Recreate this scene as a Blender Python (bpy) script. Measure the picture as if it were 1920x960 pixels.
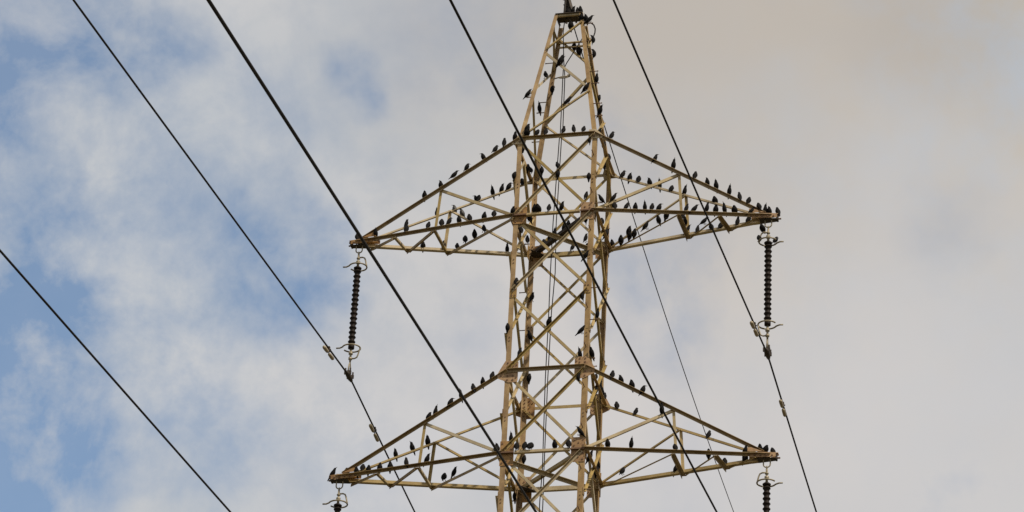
import bpy, math, random
import numpy as np
from mathutils import Vector, Matrix
random.seed(7)
for o in list(bpy.data.objects): bpy.data.objects.remove(o)
sc = bpy.context.scene
COL = sc.collection

# ------------------------------------------------------------------ camera
cd = bpy.data.cameras.new('camera'); cam = bpy.data.objects.new('camera', cd); COL.objects.link(cam)
cd.sensor_width = 36; cd.lens = 6037.46/1920*36; cd.clip_start = .5; cd.clip_end = 20000
_r = Vector((0.97578495, 0.21363311, 0.04695341)); _u = Vector((0.06696256, -0.49611774, 0.86566922)); _f = Vector((-0.20823003, 0.84156288, 0.49840964))
m = Matrix((_r, _u, -_f)).transposed().to_4x4(); m.translation = Vector((11.40757514, -49.79101232, 1.59818248))
cam.matrix_world = m
sc.camera = cam
sc.render.resolution_x = 1024; sc.render.resolution_y = 512

# ------------------------------------------------------------------ sun and sky
SUN_AZ = 124.0      # degrees clockwise from +Y
SUN_EL = 51.0
sl = bpy.data.lights.new('sun', 'SUN'); so = bpy.data.objects.new('sun', sl); COL.objects.link(so)
sl.energy = 4.3; sl.angle = math.radians(0.8); sl.color = (1.0, .90, .76)
sd = Vector((math.sin(math.radians(SUN_AZ))*math.cos(math.radians(SUN_EL)), math.cos(math.radians(SUN_AZ))*math.cos(math.radians(SUN_EL)), math.sin(math.radians(SUN_EL))))
so.rotation_euler = sd.to_track_quat('Z', 'Y').to_euler(); so.location = (60, -60, 80)

W = bpy.data.worlds.new('World'); sc.world = W; W.use_nodes = True
nt = W.node_tree; nt.nodes.clear(); N = nt.nodes; LK = nt.links.new
def nd(t, **k):
    n = N.new(t)
    for a, v in k.items(): setattr(n, a, v)
    return n
def mth(op, a, b=None, c=None, clamp=False):
    n = nd('ShaderNodeMath', operation=op, use_clamp=clamp)
    for i, v in enumerate((a, b, c)):
        if v is None: continue
        if isinstance(v, (int, float)): n.inputs[i].default_value = v
        else: LK(v, n.inputs[i])
    return n.outputs[0]
tc = nd('ShaderNodeTexCoord'); DIR = tc.outputs['Generated']
sky = nd('ShaderNodeTexSky', sky_type='NISHITA', sun_disc=False)
sky.sun_elevation = math.radians(SUN_EL); sky.sun_rotation = math.radians(SUN_AZ); sky.air_density = 1.0; sky.dust_density = .6; sky.ozone_density = 1.6
def noise(scale, detail, rough, off, dist=0.0):
    mp = nd('ShaderNodeMapping'); mp.inputs['Location'].default_value = off; LK(DIR, mp.inputs['Vector'])
    n = nd('ShaderNodeTexNoise'); n.inputs['Scale'].default_value = scale; n.inputs['Detail'].default_value = detail
    n.inputs['Roughness'].default_value = rough; n.inputs['Distortion'].default_value = dist
    LK(mp.outputs[0], n.inputs['Vector']); return n
# gaps of blue in the cloud deck: each is a direction and a size, broken up by noise
warp = noise(13, 5, .62, (3.1, 1.7, .4))
wv = nd('ShaderNodeVectorMath', operation='SUBTRACT'); LK(warp.outputs['Color'], wv.inputs[0]); wv.inputs[1].default_value = (.5, .5, .5)
ws = nd('ShaderNodeVectorMath', operation='SCALE'); LK(wv.outputs[0], ws.inputs[0]); ws.inputs['Scale'].default_value = .075
wd = nd('ShaderNodeVectorMath', operation='ADD'); LK(DIR, wd.inputs[0]); LK(ws.outputs[0], wd.inputs[1])
def spot(x, y, z, rad):
    d = nd('ShaderNodeVectorMath', operation='DISTANCE'); LK(wd.outputs[0], d.inputs[0]); d.inputs[1].default_value = (x, y, z)
    mr = nd('ShaderNodeMapRange', interpolation_type='SMOOTHSTEP'); LK(d.outputs['Value'], mr.inputs['Value'])
    mr.inputs['From Min'].default_value = rad*1.75; mr.inputs['From Max'].default_value = rad*-.15
    return mr.outputs[0]
BLUE = [(-0.3485, 0.7606, 0.5477, 0.0331, 0.75), (-0.3549, 0.7705, 0.5294, 0.0182, 0.3), (-0.358, 0.791, 0.4961, 0.0265, 0.34), (-0.3075, 0.7763, 0.5503, 0.0199, 0.7), (-0.3198, 0.7818, 0.5354, 0.0149, 0.35), (-0.3345, 0.7731, 0.5389, 0.0133, 0.3), (-0.3555, 0.808, 0.4698, 0.0215, 0.38), (-0.3595, 0.8147, 0.455, 0.0248, 0.5), (-0.3566, 0.8319, 0.4251, 0.0315, 0.75), (-0.363, 0.834, 0.4156, 0.0265, 0.4), (-0.3318, 0.8354, 0.4381, 0.0215, 0.35), (-0.3075, 0.8333, 0.4595, 0.0166, 0.62), (-0.2946, 0.8474, 0.4418, 0.0182, 0.6), (-0.3378, 0.8184, 0.4648, 0.0149, 0.3), (-0.3394, 0.8062, 0.4845, 0.0133, 0.28), (-0.3175, 0.7989, 0.5109, 0.0182, 0.22), (-0.3108, 0.8208, 0.4792, 0.0149, 0.2), (-0.2836, 0.8241, 0.4904, 0.0182, 0.62), (-0.2664, 0.831, 0.4883, 0.0149, 0.66), (-0.2449, 0.8017, 0.5452, 0.0099, 0.62), (-0.3345, 0.7941, 0.5075, 0.0133, 0.3), (-0.1679, 0.8513, 0.4971, 0.0248, 0.62), (-0.1718, 0.8307, 0.5295, 0.0182, 0.3), (-0.0728, 0.8939, 0.4423, 0.0133, 0.5), (-0.0733, 0.862, 0.5016, 0.0182, 0.22), (-0.2256, 0.8476, 0.4803, 0.0149, 0.2), (-0.2153, 0.7981, 0.5627, 0.0215, 0.33), (-0.2634, 0.86, 0.437, 0.0199, 0.2), (-0.1726, 0.8744, 0.4534, 0.0248, 0.2), (-0.2702, 0.8105, 0.5197, 0.0182, 0.18), (-0.2891, 0.7941, 0.5346, 0.0166, 0.25)]
acc = None
for x, y, z, rad, wt in BLUE:
    s = mth('MULTIPLY', spot(x, y, z, rad), wt)
    acc = s if acc is None else mth('ADD', acc, s)
fine = noise(26, 9, .60, (.3, 2.2, 1.1), .2).outputs['Fac']
big = noise(7, 4, .55, (5.2, .2, 3.3)).outputs['Fac']
fmod = mth('MULTIPLY_ADD', mth('SUBTRACT', fine, .5), 4.0, 1.0)
veil = mth('MULTIPLY', spot(-.352, .80, .482, .075), .30)
gap = mth('MULTIPLY', mth('MULTIPLY_ADD', acc, .80, veil), fmod)
gap = mth('ADD', gap, mth('MULTIPLY', mth('SUBTRACT', big, .52), .8, None))
mott = mth('SUBTRACT', noise(34, 7, .62, (7.1, 3.3, 2.9), .12).outputs['Fac'], .5)
lefty = spot(-.325, .812, .485, .085)
gap = mth('ADD', gap, mth('MULTIPLY', mth('MULTIPLY', mott, lefty), 2.0))
gap = mth('MULTIPLY_ADD', mth('MAXIMUM', gap, 0.0), .74, .05, clamp=True)
gap = mth('MINIMUM', gap, .78)
# cloud body: pale grey with warmer and darker banks
def mixc(fac, a, b):
    n = nd('ShaderNodeMix', data_type='RGBA')
    LK(fac, n.inputs[0])
    for v, i in ((a, 6), (b, 7)):
        if isinstance(v, tuple): n.inputs[i].default_value = v+(1,)
        else: LK(v, n.inputs[i])
    return n.outputs[2]
bank = mth('MULTIPLY_ADD', mth('SUBTRACT', noise(11, 6, .5, (1.2, 4.4, .7)).outputs['Fac'], .5), 2.4, .5, clamp=True)
cl = mixc(bank, (4.75, 4.95, 5.2), (6.55, 6.3, 6.05))
warm = mth('MULTIPLY', spot(-.052, .815, .577, .13), 1.0, clamp=True)
cl = mixc(warm, cl, (5.0, 4.25, 3.25))
cool = mth('MULTIPLY_ADD', mott, 3.0, .30, clamp=True)
cl = mixc(cool, cl, (4.65, 4.85, 5.1))
warm2 = mth('MULTIPLY', spot(-.145, .805, .575, .062), .95, clamp=True)
cl = mixc(warm2, cl, (5.2, 4.5, 3.68))
blu = mth('MULTIPLY', mth('ADD', spot(-.075, .868, .49, .05), spot(-.07, .90, .435, .05)), .38, clamp=True)
hz = mth('MULTIPLY', lefty, .55)
cl = mixc(hz, cl, (4.8, 5.15, 5.55))
cl = mixc(blu, cl, (5.05, 5.3, 5.6))
pale = mth('MULTIPLY', mth('ADD', spot(-.10, .885, .455, .085), spot(-.21, .86, .455, .06)), .55, clamp=True)
cl = mixc(pale, cl, (6.75, 6.25, 5.9))
dim = mth('MULTIPLY', spot(-.17, .815, .555, .09), .45, clamp=True)
cl = mixc(dim, cl, (4.75, 4.45, 4.15))
sk = nd('ShaderNodeMix', data_type='RGBA', blend_type='MULTIPLY'); sk.inputs[0].default_value = 1.0; LK(sky.outputs[0], sk.inputs[6]); sk.inputs[7].default_value = (.96, 1.24, 1.33, 1)
col = mixc(gap, cl, sk.outputs[2])
bg = nd('ShaderNodeBackground'); LK(col, bg.inputs['Color']); bg.inputs['Strength'].default_value = .1
wo = nd('ShaderNodeOutputWorld'); LK(bg.outputs[0], wo.inputs['Surface'])

sc.view_settings.view_transform = 'Standard'; sc.view_settings.look = 'None'; sc.view_settings.gamma = 1; sc.view_settings.use_curve_mapping = False
sc.view_settings.exposure = 0.1

# ------------------------------------------------------------------ materials
def mat(name, c1, c2, rough=.6, metal=0.0, scale=6.0, c3=None, bump=.0, vary=.0):
    m = bpy.data.materials.new(name); m.use_nodes = True; t = m.node_tree; b = t.nodes['Principled BSDF']
    g = t.nodes.new('ShaderNodeNewGeometry')
    n = t.nodes.new('ShaderNodeTexNoise'); n.inputs['Scale'].default_value = scale; n.inputs['Detail'].default_value = 7; n.inputs['Roughness'].default_value = .65
    t.links.new(g.outputs['Position'], n.inputs['Vector'])
    r = t.nodes.new('ShaderNodeValToRGB'); r.color_ramp.elements[0].position = .34; r.color_ramp.elements[1].position = .66
    r.color_ramp.elements[0].color = c1+(1,); r.color_ramp.elements[1].color = c2+(1,)
    if c3: e = r.color_ramp.elements.new(.76); e.color = c3+(1,)
    oi = t.nodes.new('ShaderNodeObjectInfo'); hs = t.nodes.new('ShaderNodeHueSaturation'); mr = t.nodes.new('ShaderNodeMapRange')
    mr.inputs['To Min'].default_value = 1-vary; mr.inputs['To Max'].default_value = 1+vary
    t.links.new(oi.outputs['Random'], mr.inputs['Value']); t.links.new(mr.outputs[0], hs.inputs['Value']); hs.inputs['Hue'].default_value = .5
    m2 = t.nodes.new('ShaderNodeMapRange'); m2.inputs['To Min'].default_value = 1+vary*1.2; m2.inputs['To Max'].default_value = 1-vary*1.2
    t.links.new(oi.outputs['Random'], m2.inputs['Value']); t.links.new(m2.outputs[0], hs.inputs['Saturation'])
    t.links.new(n.outputs['Fac'], r.inputs['Fac']); t.links.new(r.outputs['Color'], hs.inputs['Color']); t.links.new(hs.outputs[0], b.inputs['Base Color'])
    b.inputs['Roughness'].default_value = rough; b.inputs['Metallic'].default_value = metal
    if bump:
        n2 = t.nodes.new('ShaderNodeTexNoise'); n2.inputs['Scale'].default_value = scale*14; n2.inputs['Detail'].default_value = 3
        t.links.new(g.outputs['Position'], n2.inputs['Vector'])
        bm = t.nodes.new('ShaderNodeBump'); bm.inputs['Strength'].default_value = bump; bm.inputs['Distance'].default_value = .004
        t.links.new(n2.outputs['Fac'], bm.inputs['Height']); t.links.new(bm.outputs[0], b.inputs['Normal'])
    return m
M_LEG = mat('weathered_leg_steel', (.19, .112, .042), (.37, .245, .102), .62, .0, 3.2, (.46, .345, .175), .3, .15)
M_BRACE = mat('galvanised_brace_steel', (.24, .172, .072), (.44, .335, .160), .55, .0, 2.6, (.53, .435, .245), .3, .22)
M_CHORD = mat('brown_shaded_steel', (.17, .112, .046), (.33, .235, .110), .65, .0, 3.5, (.38, .30, .17), .3, .1)  # darker copy of the bar steel, with the shade of undersides put into its colour
M_PLATE = mat('rusty_gusset_steel', (.20, .105, .038), (.38, .230, .098), .65, .0, 9.0, (.38, .29, .165), .4, .12)
M_DARK = mat('near_black_steel', (.018, .012, .008), (.050, .033, .020), .8, .0, 9.0)  # near-black: grime on corner plates, painted-in shade under cap and arm tips
M_BOLT = mat('rusty_bolt', (.09, .045, .02), (.17, .09, .045), .7, .0, 30.0)
M_HARD = mat('insulator_fittings', (.15, .125, .075), (.30, .25, .165), .5, .2, 14.0)
M_INS = mat('dark_brown_insulator', (.010, .007, .005), (.020, .013, .010), .6, .0, 10.0)
M_WIRE = mat('weathered_aluminium_cable', (.010, .008, .006), (.024, .019, .014), .7, .0, 20.0)
M_WEIGHT = mat('damper_weight_iron', (.22, .17, .10), (.34, .28, .18), .6, .1, 25.0)
M_BIRD = mat('black_feathers', (.004, .0035, .0035), (.009, .0075, .007), .85, .0, 60.0)
M_BIRD2 = mat('speckled_black_feathers', (.008, .007, .006), (.020, .017, .014), .6, .0, 170.0, (.16, .13, .10))
for _m, in ((M_BIRD,), (M_WIRE,), (M_INS,)): _m.node_tree.nodes['Principled BSDF'].inputs['Specular IOR Level'].default_value = .12
M_BEAK = mat('dark_beak_and_legs', (.03, .022, .016), (.06, .04, .025), .5, .0, 60.0)
M_GROUND = mat('dry_grass', (.05, .045, .022), (.105, .085, .042), .95, .0, .35, (.12, .13, .05))
M_CONC = mat('foundation_concrete', (.28, .27, .24), (.38, .36, .33), .9, .0, 3.0)

# ------------------------------------------------------------------ mesh helpers
V3 = lambda a: np.asarray(a, float)
def unit(v): v = V3(v); return v/np.linalg.norm(v)
class MB:
    def __init__(s): s.v = []; s.f = []; s.mi = []; s.sm = []
    def add(s, vs, fs, mi=0, smooth=False):
        b = len(s.v); s.v += [tuple(float(c) for c in v) for v in vs]
        for f in fs: s.f.append(tuple(b+i for i in f)); s.mi.append(mi); s.sm.append(smooth)
    def loft(s, rings, mi=0, smooth=False, caps=True, closed=False):
        n = len(rings[0]); vs = [v for r in rings for v in r]; fs = []
        R = len(rings)
        for i in range(R if closed else R-1):
            j = (i+1) % R
            for k in range(n): fs.append((i*n+k, i*n+(k+1) % n, j*n+(k+1) % n, j*n+k))
        if caps and not closed: fs += [tuple(range(n-1, -1, -1)), tuple((R-1)*n+k for k in range(n))]
        s.add(vs, fs, mi, smooth)
    def angle(s, p0, p1, a, b, wa, wb, t, mi=0, center=True):   # L-section bar: flange wa along a, flange wb along b, heel at the corner
        p0 = V3(p0); p1 = V3(p1); d = unit(p1-p0); a = V3(a); a = unit(a-d*(a@d)); b = V3(b); b = b-d*(b@d); b = unit(b-a*(b@a))
        o = -a*wa/2 if center else 0*a
        pr = [(0, 0), (wa, 0), (wa, t), (t, t), (t, wb), (0, wb)]
        if np.cross(a, b)@d < 0: pr = pr[::-1]
        s.loft([[p+o+a*x+b*y for x, y in pr] for p in (p0, p1)], mi)
    def box(s, c, ax, ay, az, sx, sy, sz, mi=0):
        c = V3(c); X = unit(ax)*sx/2; Y = unit(ay)*sy/2; Z = unit(az)*sz/2
        s.loft([[c-X-Y+q, c+X-Y+q, c+X+Y+q, c-X+Y+q] for q in (-Z, Z)], mi)
    def bar(s, p0, p1, side, w, t, mi=0):
        p0 = V3(p0); p1 = V3(p1); d = unit(p1-p0); side = V3(side); side = unit(side-d*(side@d)); n = np.cross(d, side)
        s.loft([[p-side*w/2-n*t/2, p+side*w/2-n*t/2, p+side*w/2+n*t/2, p-side*w/2+n*t/2] for p in (p0, p1)], mi)
    def plate(s, pts, n, t, mi=0):       # polygon pts extruded by t along n
        n = unit(n)*t; pts = [V3(p) for p in pts]
        nor = sum((np.cross(pts[i]-pts[0], pts[(i+1) % len(pts)]-pts[0]) for i in range(1, len(pts)-1)), np.zeros(3))
        if nor@n < 0: pts = pts[::-1]
        s.loft([pts, [p+n for p in pts]], mi)
    def tube(s, pts, r, seg=8, mi=0, caps=True, closed=False):
        pts = [V3(p) for p in pts]; n = len(pts); rs = r if hasattr(r, '__len__') else [r]*n
        prev = None; rings = []
        for i in range(n):
            if closed: d = unit(pts[(i+1) % n]-pts[i-1])
            else: d = unit(pts[min(i+1, n-1)]-pts[max(i-1, 0)])
            if prev is None: a = np.cross(d, (0, 0, 1.)); a = np.cross(d, (0, 1., 0)) if np.linalg.norm(a) < 1e-3 else a
            else: a = prev-d*(prev@d)
            a = unit(a); prev = a; b = np.cross(d, a)
            rings.append([pts[i]+rs[i]*(a*math.cos(2*math.pi*k/seg)+b*math.sin(2*math.pi*k/seg)) for k in range(seg)])
        s.loft(rings, mi, True, caps, closed)
    def lathe(s, prof, o=(0, 0, 0), seg=14, mi=0):
        o = V3(o)
        s.loft([[o+V3((r*math.cos(2*math.pi*k/seg), r*math.sin(2*math.pi*k/seg), z)) for k in range(seg)] for r, z in prof], mi, True)
    def bolt(s, c, n, r=.016, h=.012, mi=1):
        c = V3(c); n = unit(n); a = np.cross(n, (0.3, .2, 1.)); a = unit(a); b = np.cross(n, a)
        s.loft([[c+n*q+r*(a*math.cos(math.pi*k/3)+b*math.sin(math.pi*k/3)) for k in range(6)] for q in (0, h)], mi)
    def build(s, name, mats, parent=None, loc=(0, 0, 0)):
        me = bpy.data.meshes.new(name); me.from_pydata(s.v, [], s.f); me.update()
        for mm in (mats if isinstance(mats, (list, tuple)) else [mats]): me.materials.append(mm)
        me.polygons.foreach_set('material_index', s.mi); me.polygons.foreach_set('use_smooth', s.sm)
        o = bpy.data.objects.new(name, me); COL.objects.link(o); o.location = loc
        if parent: o.parent = parent
        return o
def tag(o, label, cat, group=None):
    o['label'] = label; o['category'] = cat
    if group: o['group'] = group
def empty(name, loc=(0, 0, 0), label=None, cat=None, group=None):
    o = bpy.data.objects.new(name, None); COL.objects.link(o); o.location = loc; o.empty_display_size = .2
    if label: tag(o, label, cat, group)
    return o

# ------------------------------------------------------------------ ground (out of frame below, lights the tower from underneath)
g = MB(); G = 36; S = 6000.0
def gz(x, y): return -.5*math.sin(x*.011+1)*math.sin(y*.009)*min(1, (abs(x)+abs(y))/200)
xs = [math.copysign(S*abs(t)**2.6, t) for t in np.linspace(-1, 1, G+1)]
g.add([(x, y, gz(x, y)) for x in xs for y in xs], [(i*(G+1)+j, (i+1)*(G+1)+j, (i+1)*(G+1)+j+1, i*(G+1)+j+1) for i in range(G) for j in range(G)], 0, True)
go = g.build('ground', M_GROUND); go['kind'] = 'structure'

# ------------------------------------------------------------------ tower nodes
ZO = 7.5
Z3, Z2, Z1, Z0 = 25.6403+ZO, 24.0+ZO, 20.7892+ZO, 19.1663+ZO
ZT = 28.72+ZO
ZL1 = Z0-3.25; ZL0 = Z0-4.83
W4, WS = .353, .0003
AL1, AL2 = 3.8967, 3.9057
SG = {'FL': (-1, -1), 'FR': (1, -1), 'BL': (-1, 1), 'BR': (1, 1)}
def hw(z):
    if z < ZL0: return .703+(ZL0-z)*.085
    if z <= Z3: return .7+WS*(Z2-z)
    w3 = .7+WS*(Z2-Z3); return w3+(W4-w3)*(z-Z3)/(27.9+ZO-Z3)
def node(k, z): w = hw(z); return V3((SG[k][0]*w, SG[k][1]*w, z))
tower = empty('transmission_tower', (0, 0, 0), 'tall tan steel lattice pylon with pointed top and stepped crossarms, covered in black birds', 'pylon')
TP = lambda name, mb, m, parent=None: mb.build(name, m, parent or tower)
UPZ = V3((0, 0, 1))
# legs: four corner angles, each running from the ground to the peak
DX, DY = .045, .012
legs = {}
for k, (sx, sy) in SG.items():
    mb = MB(); rings = []
    for z, fw, t in ((-.2, .13, .012), (ZL0, .105, .011), (Z3-.02, .083, .010), (ZT, .068, .009)):
        w = hw(z); c = V3((sx*(w+DX), sy*(w+DY), z))
        pr = [(0, 0), (fw, 0), (fw, t), (t, t), (t, fw), (0, fw)]
        ring = [c+V3((-sx*a, -sy*b, 0)) for a, b in pr]
        rings.append(ring if sx*sy > 0 else ring[::-1])
    mb.loft(rings)
    for z in np.arange(ZL1+.7, Z3, 1.6):          # splice bolts down the face
        for q in (.0, .07): mb.bolt((sx*hw(z), sy*(hw(z)+DY), z+q), (0, sy, 0), .012, .008)
    legs[k] = TP('leg', mb, [M_LEG, M_BOLT])
# members of a face: two layers, outer with its lip turned out and inner with its lip turned in
def face_pt(face, k, z, off):
    p = node(k, z)
    if face in 'fb': s = -1 if face == 'f' else 1; p[1] += s*(DY+off)
    else: s = -1 if face == 'l' else 1; p[0] += s*(DX+off)
    return p
FN = {'f': V3((0, -1, 0)), 'b': V3((0, 1, 0)), 'l': V3((-1, 0, 0)), 'r': V3((1, 0, 0))}
def brace(face, k0, z0, k1, z1, layer, name='diagonal_brace', w=.050, m=None, lip_up=True, trim=.0):
    off = {0: .012, 1: -.0165, 2: .021, 3: .026}[layer]
    p0 = face_pt(face, k0, z0, off) if isinstance(k0, str) else V3(k0)+FN[face]*off
    p1 = face_pt(face, k1, z1, off) if isinstance(k1, str) else V3(k1)+FN[face]*off
    if trim: d = unit(p1-p0); p0 = p0+d*trim; p1 = p1-d*trim
    n = FN[face]*(1 if layer != 1 else -1)
    mb = MB(); up = UPZ if lip_up else -UPZ
    mb.angle(p0, p1, up, n, w, w*.9, .006)
    d = unit(p1-p0)
    for e, s in ((p0, 1), (p1, -1)):
        for q in (.03, .085): mb.bolt(e+d*s*q+n*.006, n, .012, .008)
    return TP(name, mb, [m or M_BRACE, M_BOLT])
ZM = (Z2+Z1)/2
# front and back X panels, nodes at the same heights
zs = [Z3, Z2, ZM, Z1, Z0, Z0-1.62, ZL1, ZL0]
for a, b in zip(zs[:-1], zs[1:]):
    for face, l, r in (('f', 'FL', 'FR'), ('b', 'BL', 'BR')):
        brace(face, r, a-.03, l, b+.03, 0, w=.054, lip_up=False); brace(face, l, a-.05, r, b+.05, 1)
# side X panels, staggered half a panel
zt = [Z2+.80, Z2-.80, Z2-2.41, Z2-4.02, Z2-5.63, Z2-7.2, Z2-8.8]
for face, f, b_ in (('l', 'FL', 'BL'), ('r', 'FR', 'BR')):
    for a, b in zip(zt[:-1], zt[1:]):
        brace(face, b_, a, f, b, 0 if face == 'r' else 1, w=.048); brace(face, f, a, b_, b, 1 if face == 'r' else 0, w=.048)
    mid = V3((SG[f][0]*(hw(Z3)+DX), 0, Z3-.03))
    brace(face, tuple(mid), 0, f, zt[0], 2, w=.055); brace(face, tuple(mid), 0, b_, zt[0], 2, w=.055)
# horizontals
for z in (Z3, Z2, Z1, Z0, ZL1, ZL0):
    wd_ = .078 if z in (Z2, Z0) else .062
    for face, a, b in (('f', 'FL', 'FR'), ('b', 'BL', 'BR')):
        brace(face, a, z, b, z, 2, 'horizontal_beam', wd_, lip_up=z in (Z2, Z0), m=M_BRACE if z in (Z2, Z0) or face == 'b' else M_CHORD, trim=.205 if z in (Z2, Z0) else 0)  # near beams in M_CHORD have the shade below their lip painted in
    for face, a, b in (('l', 'FL', 'BL'), ('r', 'FR', 'BR')):
        brace(face, a, z, b, z, 3, 'horizontal_beam', .06, m=M_LEG)
# flat bracing inside the tower at the arm levels
for z in (Z2, Z0, ZL0):
    for i, (a, b) in enumerate((('FR', 'BL'), ('FL', 'BR'))):
        mb = MB(); p0 = node(a, z-.05-.03*i); p1 = node(b, z-.05-.03*i)
        heavy = (i == 0 and z == Z2)
        mb.angle(p0, p1, np.cross(unit(p1-p0), UPZ), UPZ*(1 if i == 0 else -1), .09 if heavy else .058, .07, .007)
        TP('plan_brace', mb, M_DARK if heavy else M_BRACE)  # the heavy brace gets the near-black steel
# peak zigzags on the four faces
pk = [28.5+ZO, 27.8+ZO, 26.75+ZO, Z3+.02]
for face, ks in (('f', 'FR FL FR FL'), ('b', 'BL BR BL BR'), ('l', 'FL BL FL BL'), ('r', 'BR FR BR FR')):
    ks = ks.split()
    for i in range(3): brace(face, ks[i], pk[i]-.04, ks[i+1], pk[i+1]+.04, 0 if (i % 2 == 0) == (face in 'fr') else 1, w=.048)
# below the frame: splayed lower body
zb = [ZL0, 9.6, 5.2, .3]
for a, b in zip(zb[:-1], zb[1:]):
    for face, l, r in (('f', 'FL', 'FR'), ('b', 'BL', 'BR'), ('l', 'FL', 'BL'), ('r', 'FR', 'BR')):
        brace(face, r, a, l, b, 0, w=.08); brace(face, l, a, r, b, 1, w=.08)
for k in SG:
    mb = MB(); p = node(k, 0); mb.lathe([(.0, -.6), (.42, -.6), (.40, .25), (.36, .29), (0, .29)], (p[0], p[1], 0), 20); TP('concrete_footing', mb, M_CONC)

# gusset plates
def gusset(face, k, z, poly, bolts, m=M_PLATE, off=.002, t=.008, shelf=False):
    n = FN[face]; s = SG[k][0] if face in 'fb' else SG[k][1]
    h = V3((-s, 0, 0)) if face in 'fb' else V3((0, -s, 0))          # inward along the face
    c = face_pt(face, k, z, off)
    mb = MB(); mb.plate([c+h*x+UPZ*y for x, y in poly], n, t)
    for x, y in bolts: mb.bolt(c+h*x+UPZ*y+n*t, n, .016, .009); mb.bolt(c+h*x+UPZ*y-n*.012, -n, .014, .012)
    if shelf: mb.box(c+h*.07+n*.035, h, UPZ, n, .25, .028, .052, 1)
    return TP('gusset_plate', mb, [m, M_BOLT])
RECT = [(-.05, -.17), (.20, -.17), (.20, .17), (.16, .20), (-.05, .17)]
RB = [(0, -.12), (.12, -.11), (.03, .07), (.03, .13), (.12, .09), (.0, .17), (.16, .02), (.08, -.06)]
TALL = [(-.06, -.24), (.19, -.24), (.19, .24), (-.06, .24)]
TB = [(x, y) for x, y in ((-.02, -.19), (-.02, -.08), (-.02, .08), (-.02, .19), (.06, -.15), (.06, .13), (.14, -.1), (.14, .18), (.14, .08))]
HEX = [(-.17, -.13), (.02, -.22), (.17, -.22), (.19, -.18), (.19, .18), (.13, .21), (-.05, .21), (-.13, .06), (-.19, -.06)]
HB = [(x, y) for x in (.0, .1) for y in (-.17, -.09, .02, .1, .17)]+[(-.1, -.02), (-.12, -.09), (.16, .12), (.16, -.13)]
for face, l, r in (('f', 'FL', 'FR'), ('b', 'BL', 'BR')):
    for k in (l, r):
        gusset(face, k, Z2, RECT, RB, M_PLATE, shelf=face == 'f'); gusset(face, k, Z0, TALL, TB, shelf=face == 'f'); gusset(face, k, Z1, HEX, HB)
        gusset(face, k, ZM, [(-.045, -.1), (.09, -.1), (.09, .1), (-.045, .1)], [(0, .06), (0, -.06), (.055, .06), (.055, -.06)], M_LEG)
        gusset(face, k, Z3, [(-.15, -.09), (.10, -.09), (.12, .02), (.10, .11), (-.03, .11), (-.16, -.03)], [(0, -.05), (0, .06), (.06, .0), (-.1, -.05)], M_BRACE)
for face, f, b in (('l', 'FL', 'BL'), ('r', 'FR', 'BR')):
    for k in (f, b):
        for z in (Z2, Z0): gusset(face, k, z, [(-.03, -.14), (.16, -.14), (.16, .14), (-.03, .14)], [(.03, -.09), (.03, .09), (.1, .05), (.1, -.05)], M_LEG, .004)
        for z in zt[:-1]: gusset(face, k, z, [(-.02, -.07), (.07, -.07), (.07, .07), (-.02, .07)], [(.03, -.04), (.03, .04)], M_LEG, .004)
# grimed inner plates under the roosting birds where the far-left leg meets the arms
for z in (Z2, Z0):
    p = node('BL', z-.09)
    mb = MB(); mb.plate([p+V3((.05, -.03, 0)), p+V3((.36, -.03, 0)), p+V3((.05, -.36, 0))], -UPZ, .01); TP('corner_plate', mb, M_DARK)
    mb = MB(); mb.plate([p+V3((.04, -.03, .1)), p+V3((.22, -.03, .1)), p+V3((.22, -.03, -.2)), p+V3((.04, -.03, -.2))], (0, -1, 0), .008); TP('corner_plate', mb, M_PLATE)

# peak cap: boxed head with a flat top plate and the earth wire bracket
mb = MB(); zc = ZT; w = hw(zc)+.03
mb.plate([(-w, -w, zc), (w, -w, zc), (w, w*.25, zc), (-w, w*.25, zc)], UPZ, .012)
TP('cap_plate', mb, M_DARK)  # near-black colour stands in for shade on the cap's underside
mb = MB(); zq = zc-.05; w2 = hw(zq)+.02
for s in (-1, 1): mb.plate([(s*w2, -w2+.06, zq), (s*w2, w2*.5, zq), (s*(w-.02), w*.5, zc-.002), (s*(w-.02), -w+.08, zc-.002)], (-s, 0, 0), .008)
TP('cap_side', mb, M_DARK)
for z, fc in ((zc-.02, 'f'), (zc-.33, 'b'), (zc-.33, 'l'), (zc-.42, 'b'), (zc-.30, 'r')):
    a, b = {'f': ('FL', 'FR'), 'b': ('BL', 'BR'), 'l': ('FL', 'BL'), 'r': ('FR', 'BR')}[fc]
    brace(fc, a, z, b, z, 1, 'horizontal_beam', .045)
mb = MB(); top = V3((-.10, 0, zc+.56))
for sx, sy in ((-1, -1), (1, -1), (1, 1), (-1, 1)):
    mb.bar((sx*.10-.02, sy*.12, zc+.012), top+V3((sx*.022, sy*.022, 0)), (sy, -sx, 0), .05, .01)
mb.plate([(-.14, -.012, zc+.02), (.10, -.012, zc+.02), (-.05, -.012, zc+.56), (-.15, -.012, zc+.56)], (0, 1, 0), .01)
mb.tube([(-.20, 0, zc+.52), (-.17, 0, zc+.50), (-.10, 0, zc+.47), (-.05, 0, zc+.50), (-.03, 0, zc+.56)], .018)
mb.tube([(-.16, -.02, zc+.36), (-.04, -.02, zc+.30), (.03, -.03, zc+.27)], .012)
TP('earth_wire_bracket', mb, M_DARK)
mb = MB(); mb.tube([(-.17, -.2, zc-.03), (-.1, -.21, zc-.03), (.05, -.22, zc-.01), (.12, -.2, zc+.01), (.2, -.16, zc-.1)], .010); TP('bonding_strap', mb, M_HARD)
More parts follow.
